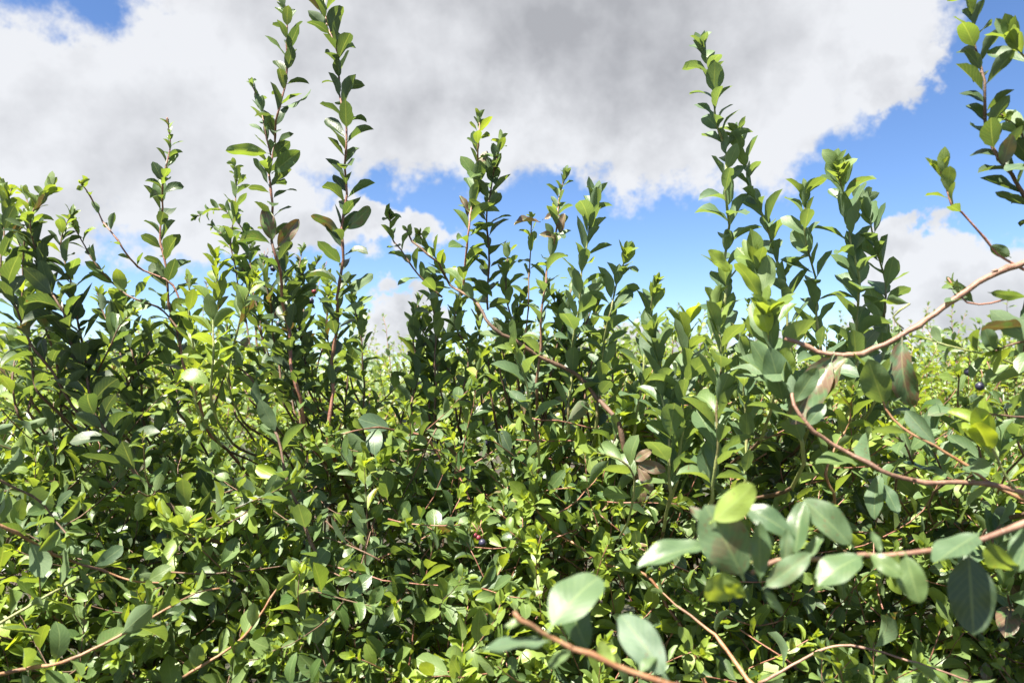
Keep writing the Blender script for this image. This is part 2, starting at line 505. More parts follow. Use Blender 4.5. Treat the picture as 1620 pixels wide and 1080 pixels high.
# --- A: left edge
shoot('A', [(320, 850), (220, 750), (160, 670), (122, 560), (94, 488), (72, 438), (53, 390), (52, 340), (78, 292)], (1.30, 1.30), .0042, 'brown', .057, .0105, tint=DARK, start=.22, old=.6)
shoot('A', [(130, 660), (58, 554), (20, 480), (2, 420), (8, 350), (18, 300)], (1.30, 1.28), .0032, 'brown', .050, .0135, tint=DARK, start=.1, old=.5)
shoot('A', [(150, 640), (132, 560), (122, 490), (106, 430), (98, 380), (112, 335)], (1.33, 1.36), .003, 'brown', .050, .013, tint=DARK, tip=(.3, 0, 0), old=.5)
shoot('A', [(300, 520), (272, 452), (228, 427), (200, 402), (178, 371), (155, 335), (136, 302), (130, 288)], (1.42, 1.36), .0024, 'red', .028, .034, root=False, tint=MID, start=.25, keep=.8, small=.85, ang=(55, 35), label='thin diagonal twig with small sparse leaves')
shoot('A', [(300, 540), (258, 493), (217, 474), (178, 449), (158, 427), (136, 390), (122, 368), (108, 340)], (1.40, 1.36), .0024, 'brown', .038, .022, root=False, tint=MID, start=.1, small=.6)
shoot('A', [(150, 600), (175, 545), (190, 515), (215, 490)], (1.35, 1.33), .002, 'brown', .042, .013, tint=(.1, .2, 0))
shoot('A', [(60, 620), (40, 520), (35, 430), (45, 350), (40, 300)], (1.36, 1.40), .003, 'brown', .048, .014, tint=MID, tip=(.55, 0, 0))
shoot('A', [(100, 640), (85, 560), (60, 470), (30, 390), (12, 330), (0, 290)], (1.45, 1.45), .003, 'brown', .046, .014, tint=MID, tip=(.55, 0, 0))
# branches at the lower left
shoot('A', [(-60, 800), (0, 832), (60, 862), (130, 893), (200, 915), (262, 922)], (1.02, 1.1), .0034, 'orange', .050, .026, root=False, tint=(.15, .35, 0), tip=(.3, 0, 0), ang=(65, 40), uplift=.5)
shoot('A', [(-60, 1075), (30, 1060), (100, 1046), (180, 1010), (260, 965), (310, 938), (355, 930)], (.95, 1.1), .0036, 'orange', .048, .030, root=False, tint=(.2, .2, 0), ang=(65, 40), uplift=.5)
shoot('A', [(-40, 1010), (60, 950), (120, 918), (200, 880)], (1.0, 1.15), .0026, 'green', .046, .026, root=False, tint=(.3, .1, 0), ang=(65, 40), uplift=.5)
shoot('A', [(290, 1070), (370, 1020), (410, 975), (440, 930), (480, 890)], (1.1, 1.2), .0026, 'orange', .046, .024, root=False, tint=(.35, .1, 0), ang=(65, 40), uplift=.5)
shoot('A', [(-50, 730), (20, 770), (70, 800), (110, 850)], (1.05, 1.08), .0024, 'brown', .055, .024, root=False, tint=(.05, .5, 0), ang=(65, 40), uplift=.4)
# --- B: two tallest shoots
shoot('B', [(335, 690), (300, 600), (275, 510), (262, 430), (255, 371), (255, 330), (262, 270), (268, 225), (266, 185)], (1.45, 1.40), .0038, 'red', .050, .0155, tint=DARK, tip=(.1, .1, .25), small=.34, start=.1, ang=(48, 30), label='upright shoot thinning to small leaves', old=.5)
B2, b2 = shoot('B', [(490, 700), (468, 610), (455, 520), (445, 450), (435, 400), (430, 350), (428, 300), (431, 240), (441, 180), (452, 120), (456, 70), (450, 15), (444, -40)], (1.42, 1.36), .0042, 'red', .046, .0165, tint=(0, 0, .06), tip=(.1, .12, 0), small=.75, start=.08, ang=(55, 38), keep=.88, label='tall reddish shoot with dark leaves', old=.5)
shoot('B', [(429, 246), (420, 205), (408, 160), (396, 125)], (1.37, 1.36), .0018, 'pink', .034, .0115, root=False, tint=PALE, tip=(.15, .55, 0), ang=(34, 16), width=.75)
shoot('B', [(520, 700), (528, 560), (536, 470), (541, 400), (544, 340), (547, 290), (548, 240), (544, 190), (537, 125), (527, 65), (512, 15), (500, -40)], (1.40, 1.36), .0042, 'red', .050, .0150, tint=(.02, .08, .02), tip=(.22, .1, 0), small=.85, start=.1, ang=(54, 38), label='tall straight shoot with evenly spaced leaves', old=.5)
shoot('B', [(335, 640), (336, 560), (340, 480), (342, 400)], (1.32, 1.30), .0028, 'green', .050, .0125, tint=(.45, .1, 0), tip=(.85, 0, 0), start=.1)
shoot('B', [(360, 600), (375, 520), (392, 470), (405, 430)], (1.36, 1.34), .0026, 'green', .046, .013, tint=(.35, .1, 0), tip=(.9, 0, 0))
shoot('B', [(310, 640), (305, 550), (300, 490), (298, 440)], (1.34, 1.36), .0026, 'green', .046, .013, tint=(.4, .1, 0), tip=(.75, 0, 0))
for p in ([(400, 560), (380, 470), (366, 380), (374, 310), (371, 255)], [(420, 560), (400, 450), (385, 370), (350, 330), (305, 345)], [(410, 560), (395, 470), (372, 400), (335, 355)],
          [(480, 580), (480, 500), (490, 450), (505, 405)], [(500, 590), (515, 530), (520, 480), (512, 420)], [(470, 600), (462, 520), (470, 450), (478, 390)],
          [(440, 600), (410, 520), (395, 440), (400, 385)], [(560, 620), (550, 560), (560, 520), (575, 470)]):
    shoot('B', p, (1.75, 1.85), .0026, 'brown', .040, .0135, tint=(.06, .05, 0), tip=(.3, .1, 0), start=.15)
shoot('B', [(320, 690), (360, 590), (395, 600), (440, 700), (465, 790), (505, 880)][::-1], (1.25, 1.4), .0036, 'brown', .050, .022, root=False, tint=(.1, .3, 0), uplift=.5)
shoot('B', [(720, 760), (672, 694), (625, 680), (575, 678), (535, 688)], (1.42, 1.26), .0038, 'red', .05, .05, root=False, tint=PALE, start=.3, label='short bare reddish arching branch')
shoot('B', [(560, 700), (590, 650), (640, 600), (670, 560)], (1.6, 1.55), .0022, 'green', .042, .020, tint=(.2, .2, 0))
for p in ([(470, 640), (456, 520), (448, 440), (452, 370)], [(450, 640), (435, 540), (425, 470), (415, 410)], [(490, 620), (478, 540), (470, 480), (480, 420)]):
    shoot('B', p, (1.48, 1.5), .0028, 'brown', .047, .011, tint=(0, .1, 0), tip=(.1, .15, 0), old=.55)
# --- C: centre
C2, c2 = shoot('C', [(1000, 740), (975, 670), (940, 620), (880, 575), (794, 530), (767, 494), (739, 470), (711, 444), (685, 412), (660, 385), (640, 362)], (1.36, 1.46), .0058, 'brown', .040, .030, start=.45, tint=MID, r_tip=.0016, keep=.6, label='bare slanting brown branch')
shoot('C', [(735, 464), (737, 392), (743, 355), (750, 305), (757, 265), (757, 225), (757, 182)], (1.45, 1.40), .0026, 'red', .048, .0145, root=False, tint=(.04, 0, .04), tip=(.5, .1, 0), label='upright shoot with a pale green tip')
shoot('C', [(772, 490), (772, 439), (773, 375), (770, 335), (778, 290), (786, 255), (792, 218)], (1.45, 1.42), .0026, 'brown', .048, .0125, root=False, tint=DARK, tip=(.5, .1, 0), old=.5)
shoot('C', [(700, 470), (653, 425), (634, 394), (619, 372), (615, 340)], (1.44, 1.44), .0022, 'brown', .042, .021, root=False, tint=(.05, .15, 0), tip=(.1, .2, 0), small=.85)
shoot('C', [(712, 450), (695, 415), (672, 390), (662, 365)], (1.5, 1.5), .002, 'brown', .034, .011, root=False, tint=(.35, .1, 0), tip=(.7, .1, 0))
shoot('C', [(690, 680), (688, 600), (690, 530), (684, 480), (688, 435)], (1.5, 1.5), .003, 'brown', .048, .0125, tint=(0, .2, 0), tip=(.1, .2, 0))
shoot('C', [(850, 620), (856, 520), (864, 430), (875, 397), (880, 350), (888, 305), (895, 268)], (1.45, 1.42), .0034, 'pink', .046, .0140, tint=PALE, tip=(.25, .55, 0), label='upright pale-tipped shoot')
shoot('C', [(900, 660), (906, 560), (917, 470), (926, 400), (932, 355), (945, 310)], (1.42, 1.38), .0034, 'green', .056, .0145, tint=(0, .45, 0), tip=(.1, .6, 0), small=.8, ang=(50, 28))
shoot('C', [(945, 660), (955, 560), (965, 490), (980, 440), (990, 398)], (1.40, 1.38), .0034, 'green', .054, .014, tint=(.03, .35, 0), tip=(.45, .2, 0), small=.65, ang=(50, 28))
shoot('C', [(830, 560), (836, 470), (838, 420), (840, 365), (843, 338)], (1.46, 1.46), .0018, 'brown', .036, .020, tint=(.25, .1, .05), tip=(.6, .1, 0), start=.4)
shoot('C', [(1005, 680), (1018, 580), (1028, 490), (1042, 438)], (1.38, 1.36), .003, 'green', .052, .0145, tint=(.1, .4, 0), tip=(.5, .2, 0), ang=(50, 26))
for p in ([(820, 600), (812, 520), (800, 450), (805, 390)], [(870, 600), (885, 530), (900, 480), (905, 430)], [(800, 620), (790, 560), (815, 500), (830, 460)], [(730, 640), (740, 560), (720, 510), (725, 470)],
          [(780, 640), (770, 570), (745, 540), (725, 530)], [(860, 640), (850, 570), (830, 540), (815, 490)], [(925, 640), (935, 570), (940, 520), (945, 470)], [(650, 650), (660, 590), (655, 530), (662, 470)]):
    shoot('C', p, (1.5, 1.55), .0028, 'brown', .045, .0130, tint=(.06, .12, 0), tip=(.35, .1, 0))
shoot('C', [(845, 680), (835, 620), (820, 570), (812, 545)], (1.22, 1.18), .0026, 'green', .052, .017, tint=(.15, .5, 0), tip=(.6, .1, 0))
shoot('C', [(1130, 1100), (1040, 930), (960, 890), (890, 850), (840, 800), (760, 740)], (1.20, 1.45), .0042, 'orange', .046, .028, tint=(.15, .2, 0), uplift=.5, label='slanting orange-brown stem')
shoot('C', [(1000, 800), (1005, 760), (990, 735), (960, 720), (935, 715)], (1.15, 1.12), .0022, 'green', .05, .018, tint=(.3, .3, 0), tip=(.7, .1, 0))
SR = random.Random(21)
def side_growth(k, n, x0, x1, y0, y1, d, mat, tint, tip, old, size):
    for j in range(n):
        tx = x0 + (x1 - x0) * (j + SR.random()) / n; ty = SR.uniform(y0, y1)
        lean = SR.uniform(-55, 55)
        px = [(tx + lean, 650 + SR.uniform(-20, 40)), (tx + lean * .7 + SR.uniform(-12, 12), ty + (650 - ty) * .6), (tx + lean * .2 + SR.uniform(-12, 12), ty + (650 - ty) * .28), (tx, ty)]
        shoot(k, px, (d, d + SR.uniform(-.05, .12)), .0026, mat, size * SR.uniform(.85, 1.1), SR.uniform(.012, .016), tint=tint, tip=tip, old=old if SR.random() < .6 else 0)
side_growth('A', 9, 10, 280, 430, 560, 1.45, 'brown', (.05, .1, 0), (.35, .1, 0), .45, .046)
side_growth('B', 9, 300, 600, 430, 560, 1.6, 'brown', (.05, .1, 0), (.35, .1, 0), .45, .044)
side_growth('C', 13, 640, 980, 410, 550, 1.55, 'brown', (.06, .2, 0), (.35, .15, 0), .35, .046)
# --- D: stout pale upright shoots
D_KW = dict(tint=(.02, .6, 0), small=.72, ang=(52, 28), width=1.05, grow=1.22, uplift=.22, brown=.005)
shoot('D', [(1138, 640), (1142, 540), (1146, 470), (1150, 390), (1151, 330), (1149, 280), (1143, 225), (1131, 170), (1122, 115), (1116, 68)], (1.36, 1.30), .0042, 'green', .054, .0165, tip=(.12, .55, 0), **D_KW, label='tallest pale shoot with evenly stacked leaves')
shoot('D', [(1252, 640), (1250, 540), (1243, 470), (1232, 415), (1214, 365), (1195, 310), (1178, 260), (1165, 205)], (1.38, 1.34), .0036, 'green', .054, .0165, tip=(.15, .5, 0), **D_KW)
shoot('D', [(1297, 640), (1297, 560), (1294, 500), (1289, 450), (1281, 400), (1271, 350), (1273, 298)], (1.34, 1.30), .0036, 'green', .052, .0165, tip=(.45, .35, 0), **D_KW)
shoot('D', [(1350, 640), (1355, 560), (1358, 480), (1356, 430), (1346, 370), (1336, 315), (1326, 262)], (1.32, 1.28), .0038, 'green', .060, .0160, tip=(.5, .3, 0), **D_KW, label='stout pale shoot with a yellowish bud tip')
shoot('D', [(1392, 620), (1398, 540), (1401, 480), (1398, 440), (1390, 400), (1376, 355), (1366, 315)], (1.34, 1.33), .0032, 'green', .056, .0185, tip=(.2, .5, 0), **D_KW)
shoot('D', [(1270, 700), (1250, 640), (1232, 590), (1222, 545), (1208, 488)], (1.02, 1.0), .0034, 'green', .064, .020, tint=(.12, .5, 0), tip=(.55, .1, 0), small=.75, ang=(42, 26), brown=0)
shoot('D', [(1225, 620), (1218, 560), (1212, 500), (1205, 445), (1190, 410)], (1.15, 1.14), .003, 'green', .058, .020, tint=(.15, .4, 0), tip=(.5, .1, 0), small=.75, brown=0)
shoot('D', [(1128, 790), (1134, 700), (1137, 610), (1140, 530), (1132, 478)], (1.14, 1.12), .0032, 'green', .055, .0130, tip=(.6, .15, 0), tint=(.08, .4, 0), ang=(46, 24), small=.7)
shoot('D', [(1072, 760), (1080, 660), (1085, 580), (1088, 505)], (1.2, 1.18), .003, 'green', .055, .0140, tip=(.65, .15, 0), tint=(.1, .4, 0), ang=(46, 24), small=.7)
shoot('D', [(1062, 780), (1056, 680), (1046, 600), (1032, 515)], (1.18, 1.16), .0032, 'green', .058, .0140, tip=(.3, .4, 0), tint=(.03, .5, 0), ang=(46, 24), small=.8)
shoot('D', [(1180, 760), (1180, 660), (1176, 590), (1170, 530)], (1.28, 1.3), .003, 'green', .052, .0140, tip=(.5, .3, 0), tint=(.06, .45, 0), ang=(46, 24), small=.7)
shoot('D', [(1320, 780), (1308, 750), (1320, 710), (1345, 660), (1350, 610)], (1.22, 1.2), .003, 'orange', .046, .02, tip=(.5, .1, 0), tint=(.3, .1, 0))

shoot('D', [(1210, 1100), (1150, 1030), (1085, 965), (1040, 930)], (.98, 1.12), .0042, 'orange', .046, .07, tint=(.2, .2, 0), start=.5)
shoot('D', [(1090, 1100), (1200, 1080), (1330, 1020), (1450, 1050), (1570, 1085)][1:], (1.05, .95), .0026, 'pink', .045, .045, root=False, tint=(.2, .3, 0))
side_growth('D', 9, 1010, 1420, 490, 590, 1.42, 'green', (.06, .45, 0), (.4, .3, 0), 0, .048)
# --- E: right edge
shoot('E', [(1700, 385), (1620, 417), (1560, 440), (1480, 495), (1420, 535), (1370, 555), (1335, 561), (1290, 558), (1240, 535)], (.95, .98), .0056, 'pink', .05, .2, r_tip=.0030, leaves=False, wob=.008, label='thick bare pinkish arching branch')
shoot('E', [(1660, 440), (1620, 424), (1578, 402), (1546, 366), (1522, 336), (1508, 322), (1495, 290), (1484, 262)], (.96, .97), .0024, 'red', .036, .016, root=False, start=.70, tint=(.35, .1, 0), tip=(.6, 0, .1), small=.8, ang=(45, 25), wob=.008)
shoot('E', [(1660, 360), (1622, 310), (1590, 268), (1573, 235), (1561, 195), (1556, 145), (1548, 90), (1540, 35), (1532, -30)], (1.0, 1.02), .0040, 'brown', .042, .0135, tint=DARK, tip=(.3, 0, 0), small=.85, ang=(48, 34), wob=.01, label='dark leafy shoot leaning in from the right edge', old=.5)
shoot('E', [(1680, 130), (1640, 105), (1615, 85), (1600, 60)], (.98, .97), .0022, 'green', .046, .018, root=False, tint=(.1, .25, 0), tip=(.3, .2, 0), small=.9, wob=.008)
shoot('E', [(1680, 260), (1635, 215), (1605, 200), (1585, 180)], (1.05, 1.05), .002, 'brown', .038, .016, root=False, tint=(.1, .1, 0), tip=(.4, .1, 0))
shoot('E', [(1690, 340), (1650, 290), (1625, 240), (1612, 190)], (1.0, 1.0), .0022, 'brown', .046, .016, root=False, tint=DARK, tip=(.2, .1, 0), old=.5)
shoot('E', [(1700, 785), (1620, 778), (1540, 765), (1450, 758), (1390, 745), (1330, 710), (1280, 670), (1255, 640), (1248, 618)], (.86, .92), .0044, 'pink', .052, .085, start=.25, tint=PALE, tip=(.1, .6, 0), r_tip=.0022, wob=.008, keep=.8, label='long pink-brown branch crossing the leaves')
shoot('E', [(1650, 800), (1560, 760), (1480, 705), (1430, 675), (1400, 645), (1388, 600)], (.90, .95), .0032, 'orange', .052, .05, root=False, start=.4, tint=(.1, .45, 0), tip=(.25, .4, 0), wob=.008, small=.9)
shoot('E', [(1640, 800), (1600, 765), (1570, 715), (1552, 672)], (.88, .86), .0026, 'green', .046, .028, root=False, start=.45, tint=(.6, .1, 0), tip=(.85, 0, 0), small=.9, wob=.008)
shoot('E', [(1680, 600), (1620, 580), (1570, 565), (1500, 545), (1450, 530)], (1.0, 1.02), .002, 'green', .040, .020, root=False, tint=(.25, .2, 0), tip=(.4, .2, 0), ang=(60, 40))
shoot('E', [(1690, 560), (1640, 540), (1600, 545), (1575, 555)], (.95, .95), .0024, 'brown', .055, .020, root=False, tint=(0, .1, 0), ang=(60, 40))
shoot('E', [(1440, 480), (1415, 500), (1430, 520)], (1.0, 1.0), .002, 'green', .03, .03, root=False, tint=(.3, .1, 0), keep=.5)
shoot('E', [(1600, 470), (1570, 478), (1530, 478), (1498, 440)], (.97, .96), .0016, 'red', .034, .014, root=False, tint=(.1, .4, 0), start=.6, tip=(.4, .2, 0), wob=.01)
shoot('E', [(1640, 660), (1560, 655), (1520, 650), (1515, 590)], (1.1, 1.1), .002, 'brown', .046, .04, root=False, tint=(.1, .4, .1), keep=.7)
for p in ([(1560, 740), (1540, 680), (1530, 640)], [(1500, 760), (1470, 700), (1440, 660)], [(1620, 720), (1600, 670), (1580, 630)], [(1450, 740), (1430, 700), (1405, 690)], [(1590, 900), (1570, 850), (1600, 810)], [(1640, 1000), (1600, 960), (1590, 930)]):
    shoot('E', p, (1.15, 1.12), .0024, 'brown', .055, .016, tint=(.03, .35, .02), tip=(.3, .3, 0), uplift=.4)
# --- F and G: very near sprigs
shoot('F', [(1720, 770), (1640, 818), (1570, 848), (1500, 868), (1440, 872), (1370, 876), (1290, 886), (1225, 888), (1190, 905)], (.60, .585), .0034, 'pink', .05, .1, leaves=False, r_tip=.0016, wob=.004, label='smooth pink stem')
shoot('F', [(1240, 888), (1195, 890), (1160, 865), (1140, 825)], (.59, .60), .0014, 'green', .05, .1, root=False, leaves=False, r_tip=.0009, wob=.002)
shoot('G', [(1180, 1110), (1080, 1085), (1000, 1065), (930, 1038), (880, 1014), (842, 985), (816, 966)], (.50, .50), .0030, 'orange', .05, .1, leaves=False, r_tip=.0014, wob=.003, label='smooth tan stem')
I_F = next(i for i, b in enumerate(BRANCHES) if b[0] == 'F')
I_G = next(i for i, b in enumerate(BRANCHES) if b[0] == 'G')
I_E = next(i for i, b in enumerate(BRANCHES) if b[0] == 'E')
I_C = C2
I_D = [i for i, b in enumerate(BRANCHES) if b[0] == 'D'][5]

def big(shrub, branch, b, t, d0, d1, roll, width, tint, shape=None, fwd=0.0):
    flat = math.hypot(b[0] - t[0], b[1] - t[1]) * d0 / FOC
    d1 = d0 + max(-.45 * flat, min(.45 * flat, d1 - d0))
    P0, P1 = at(*b, d0), at(*t, d1)
    A = P1 - P0
    ln = A.length; A.normalize()
    view = (Vector((0, 0, CAM_Z)) - (P0 + P1) * .5).normalized()
    N = view + sd * (.8 if abs(roll) < 90 and tint[1] < 1 else 0)
    N = N - A * N.dot(A); N.normalize()
    width *= .80
    N = Matrix.Rotation(R(roll), 3, A) @ N
    add_leaf(P0, A, N, ln * 1.06, tint, shrub, branch, width, shape if shape is not None else random.randrange(N_STD, N_STD + 4))

G_ = (.03, .62, .05)
for a in ((( 866, 1001), (940, 893), .50, .53, -8, 1.5, G_), ((932, 1038), (893, 938), .53, .55, 20, 1.15, (0, 1.3, 0)), ((872, 1014), (757, 1024), .50, .49, 35, 1.15, (.05, .8, 0)),  # second leaf's dark tint paints in the shadow of its neighbour
          ((1058, 1078), (984, 964), .50, .55, 5, 1.2, (.1, .9, 0)), ((975, 1058), (945, 1018), .5, .52, 200, 1.3, (.75, 0, .15)), ((820, 968), (812, 955), .5, .5, 0, .7, (.3, .3, .3)), ((1040, 1078), (1090, 1150), .5, .5, 0, 1.2, G_), ((905, 1030), (868, 1052), .5, .51, 20, 1.1, (.3, .5, 0)), ((1010, 1068), (1035, 1028), .5, .52, -15, 1.0, (.2, .6, 0)), ((835, 980), (800, 990), .5, .5, 25, .9, (.4, .3, 0))):
    big('G', I_G, *a)
F_ = (.10, .5, .12)
for a in (((1122, 828), (1197, 772), .565, .56, 165, 1.3, (.8, 0, 0)), ((1125, 862), (1014, 878), .575, .56, 20, .95, G_), ((1122, 835), (1098, 800), .58, .58, 20, 1.0, (.1, .6, .4)), ((1178, 918), (1131, 814), .57, .555, 6, 1.55, (.15, .55, .22)),
          ((1202, 922), (1202, 830), .57, .57, 35, .85, (.02, .45, .05)), ((1185, 932), (1097, 924), .575, .56, 165, 1.15, (.65, .05, .1)), ((1182, 945), (1148, 925), .57, .55, 165, 1.1, (.85, 0, 0)), ((1205, 932), (1278, 878), .57, .56, 15, .95, (.05, .6, .15)),
          ((1258, 850), (1189, 796), .585, .59, 10, 1.2, (0, .45, .05)), ((1258, 886), (1264, 794), .58, .59, -15, 1.05, (0, .4, .1)), ((1240, 900), (1246, 838), .57, .575, 25, .8, F_), ((1352, 868), (1282, 792), .585, .59, 5, 1.25, (.12, .5, .12)),
          ((1368, 878), (1296, 902), .575, .55, 20, 1.5, (.05, .5, .08)), ((1372, 874), (1425, 908), .575, .555, -10, 1.4, (.3, .45, .05)), ((1432, 872), (1452, 950), .575, .56, 8, 1.5, (.28, .5, .05)), ((1420, 872), (1418, 930), .58, .58, 40, 1.1, (.45, .25, 0)),
          ((1552, 842), (1482, 882), .585, .55, 22, 1.55, (.12, .6, 0)), ((1532, 866), (1540, 996), .595, .58, -12, 1.35, (0, 1.85, 0)), ((1562, 850), (1598, 925), .595, .61, 40, 1.1, (.25, .35, 0)), ((1205, 932), (1238, 968), .575, .58, -30, 1.1, (0, .35, 0)),  # second leaf tinted dark, painting in the shadow it lies in
          ((1640, 820), (1608, 900), .6, .6, 20, 1.2, G_), ((1270, 890), (1300, 845), .58, .59, -20, 1.0, F_), ((1330, 884), (1345, 905), .575, .565, 10, 1.5, F_), ((1300, 888), (1290, 935), .58, .585, 10, 1.0, (.3, .3, 0)), ((1395, 876), (1380, 840), .58, .59, 20, 1.1, (.2, .45, 0))):
    big('F', I_F, *a)
# large withering leaves hanging from the thick arching branch, and other leaves one can pick out
for a in (((1428, 532), (1418, 635), .96, .93, 18, 1.3, (0, .45, .45), I_CURL + 1), ((1320, 560), (1255, 650), .97, .93, -10, 1.25, (0, .4, .7), I_CURL), ((1345, 562), (1290, 610), .97, .94, 30, 1.4, (0, .4, .6), I_CURL), ((1600, 408), (1570, 388), .96, .97, 160, 1.6, DARK),
          ((1618, 520), (1558, 512), .95, .92, 60, 1.3, (.1, .3, .9)), ((1572, 560), (1560, 520), .97, .95, 10, 1.2, (.2, .7, 0)), ((1562, 462), (1620, 470), .97, .95, 60, 1.1, (0, .25, 0)), ((1625, 260), (1595, 268), .98, .92, 10, 1.9, (.05, .9, 0)), ((1585, 265), (1600, 215), 1.0, .98, 180, 1.2, (.2, 0, .9)),
          ((1568, 715), (1545, 668), .86, .82, 150, 1.5, (.9, 0, 0)), ((1255, 640), (1290, 585), .92, .9, 10, 1.1, G_), ((1400, 645), (1375, 575), .95, .92, -15, 1.3, (.15, .55, 0)), ((1410, 640), (1425, 600), .95, .97, 160, 1.2, (.1, 0, .1)),
          ((1275, 675), (1300, 640), .92, .9, 5, 1.4, G_), ((1360, 735), (1300, 720), .92, .9, 30, 1.2, (.3, .3, 0)), ((1395, 745), (1370, 810), .92, .9, 30, 1.1, G_), ((1395, 760), (1420, 810), .92, .9, -20, 1.1, G_)):
    big('E', I_E, *a)
for a in (((855, 352), (815, 342), 1.42, 1.40, 60, .9, (0, .2, 1), I_CURL), ((858, 348), (882, 338), 1.42, 1.38, 0, 1.5, (0, .2, 1), I_CURL), ((885, 372), (892, 340), 1.42, 1.38, 20, 1.4, (0, .2, 1), I_CURL), ((880, 378), (858, 366), 1.42, 1.38, 20, 1.5, (.2, .3, .9), I_CURL),
          ((740, 345), (733, 308), 1.43, 1.42, 40, .8, (0, .3, 1), I_CURL), ((1005, 730), (1050, 745), 1.15, 1.1, 30, 1.1, (0, .5, 1), None), ((1008, 735), (1030, 775), 1.15, 1.12, 10, 1.0, (0, .5, 1), None), ((1002, 730), (1030, 712), 1.15, 1.13, 10, 1.1, (0, .5, 1), None), ((830, 660), (826, 625), 1.3, 1.3, 10, .8, (0, 0, 1), I_CURL)):
    big('C', I_C, *a)
for a in (((429, 244), (361, 232), 1.38, 1.36, 150, .85, DARK), ((430, 275), (470, 240), 1.38, 1.35, 20, 1.1, (0, .1, 0)), ((428, 300), (405, 252), 1.38, 1.38, 100, .8, DARK), ((442, 170), (500, 160), 1.38, 1.36, 110, .8, DARK), ((543, 365), (592, 330), 1.38, 1.37, 160, 1.0, (.1, 0, .3)), ((540, 370), (498, 336), 1.38, 1.37, 150, .9, (0, 0, .6)),
          ((437, 395), (468, 350), 1.38, 1.36, 30, 1.0, (0, 0, .8)), ((432, 385), (420, 330), 1.38, 1.36, 15, 1.1, (.05, 0, .6)), ((533, 495), (588, 470), 1.38, 1.36, 120, .9, DARK), ((536, 462), (590, 438), 1.38, 1.36, 120, .9, DARK)):
    big('B', B2, *a)

for a in (((1216, 530), (1204, 484), 1.0, .99, 12, 1.55, (1, 0, 0)), ((1158, 432), (1122, 398), 1.12, 1.10, 20, 1.2, (.85, .05, 0)), ((1238, 612), (1244, 552), 1.0, .99, 160, 1.3, (.75, 0, 0)), ((1208, 470), (1216, 408), 1.14, 1.15, 170, 1.1, (.4, .2, 0)),
          ((1206, 480), (1172, 405), 1.14, 1.12, 150, .8, (.3, .3, 0)), ((1232, 618), (1198, 545), 1.0, .98, 15, 1.0, (.1, .6, 0)), ((1246, 645), (1268, 585), 1.0, .99, -10, 1.1, (.05, .6, 0)), ((1240, 640), (1222, 560), 1.0, .97, 10, 1.2, (.05, .65, 0))):
    big('D', I_D, *a)

# berries
def berry(shrub, px, py, d, r, kind):
    BERRIES.append((shrub, at(px, py, d), r, kind))
for q in ((1532, 588, 1.05), (1565, 598, 1.06), (1550, 611, 1.04)): berry('E', *q, .0062, 'dark')
for q in ((420, 408, 1.7), (426, 418, 1.7), (412, 412, 1.72), (436, 498, 1.6), (446, 505, 1.6), (441, 512, 1.62), (492, 476, 1.6), (432, 425, 1.72)): berry('B', *q, .0068, 'dark')
for q in ((434, 495, 1.58), (507, 430, 1.6), (497, 461, 1.6)): berry('B', *q, .0055, 'red')
for q in ((757, 850, 1.28), (751, 846, 1.28)): berry('C', *q, .0046, 'red')
for q in ((763, 858, 1.26), (795, 692, 1.5), (770, 700, 1.5)): berry('C', *q, .0066, 'dark')
for q in ((86, 633, 1.5), (96, 640, 1.5), (164, 722, 1.4), (158, 716, 1.4), (84, 628, 1.5)): berry('A', *q, .0066, 'dark')

# ------------------------------------------------------------------ leafy mass of the hedge
def noise2(x, y):
    return math.sin(x * 3.1 + 1.3 * math.sin(y * 2.3)) * .5 + math.sin(x * 7.7 + y * 5.1 + 2) * .3 + math.sin(x * 15.3 - y * 9.0) * .2

def twig(shrub, base, direction, length, leaf, gap, tint, tip, shapes=None, r=.0015, uplift=.5, keep=1.0, old=0.0):
    pts = [base]; d = direction.normalized()
    n = max(4, int(length / .03))
    for k in range(n):
        d = (d + UP * .06 + Vector((random.gauss(0, .10), random.gauss(0, .10), random.gauss(0, .08)))).normalized()
        pts.append(pts[-1] + d * (length / n))
    TWIGS.setdefault(shrub, []).append((pts, radii(len(pts), r, r * .5)))
    dress(pts, shrub, -1, leaf, gap, tint=tint, tip=tip, ang=(64, 30), uplift=uplift, shapes=shapes, start=.12, keep=keep, grow=1.28, old=old)

def owner(x, keys):
    return min(keys, key=lambda k: abs(SHRUBS[k][1] - x * SHRUBS[k][2] / 1.75 if False else SHRUBS[k][1] - x))

def front(z, x):
    return 1.14 + max(0, z - .95) * 0.5 + .10 * noise2(x * 1.3, z * 2)

n_twig = 0
while n_twig < 2450:
    x = random.uniform(-1.75, 2.0); z = random.uniform(.62, 1.60)
    top = 1.45 + .09 * noise2(x * 1.2, 4.0)
    if z > top: continue
    f = front(z, x)
    y = f + random.expovariate(1 / .24)
    if y > 2.9: continue
    if abs(x) > .80 * y + .35: continue
    n_twig += 1
    k = owner(x, ('A', 'B', 'C', 'D', 'E'))
    d = Vector((random.gauss(0, .7), random.gauss(-.4, .55), random.uniform(-.35, 1.0)))
    ln = random.uniform(.12, .28) if random.random() < .8 else random.uniform(.3, .46)
    q = random.random()
    young = max(0, min(.8, random.gauss(.27 + (.14 if z < 1.2 else 0), .24)))
    tint = (young, random.choice((0, .15, .3, .45)), 0)
    aged = random.choice((0, 0, 0, .1, .45))
    twig(k, Vector((x, y, z)) - d.normalized() * ln * .5, d, ln, random.uniform(.028, .054), random.uniform(.014, .023), tint, (min(1, young + random.uniform(0, .4)), .05, 0), old=aged)
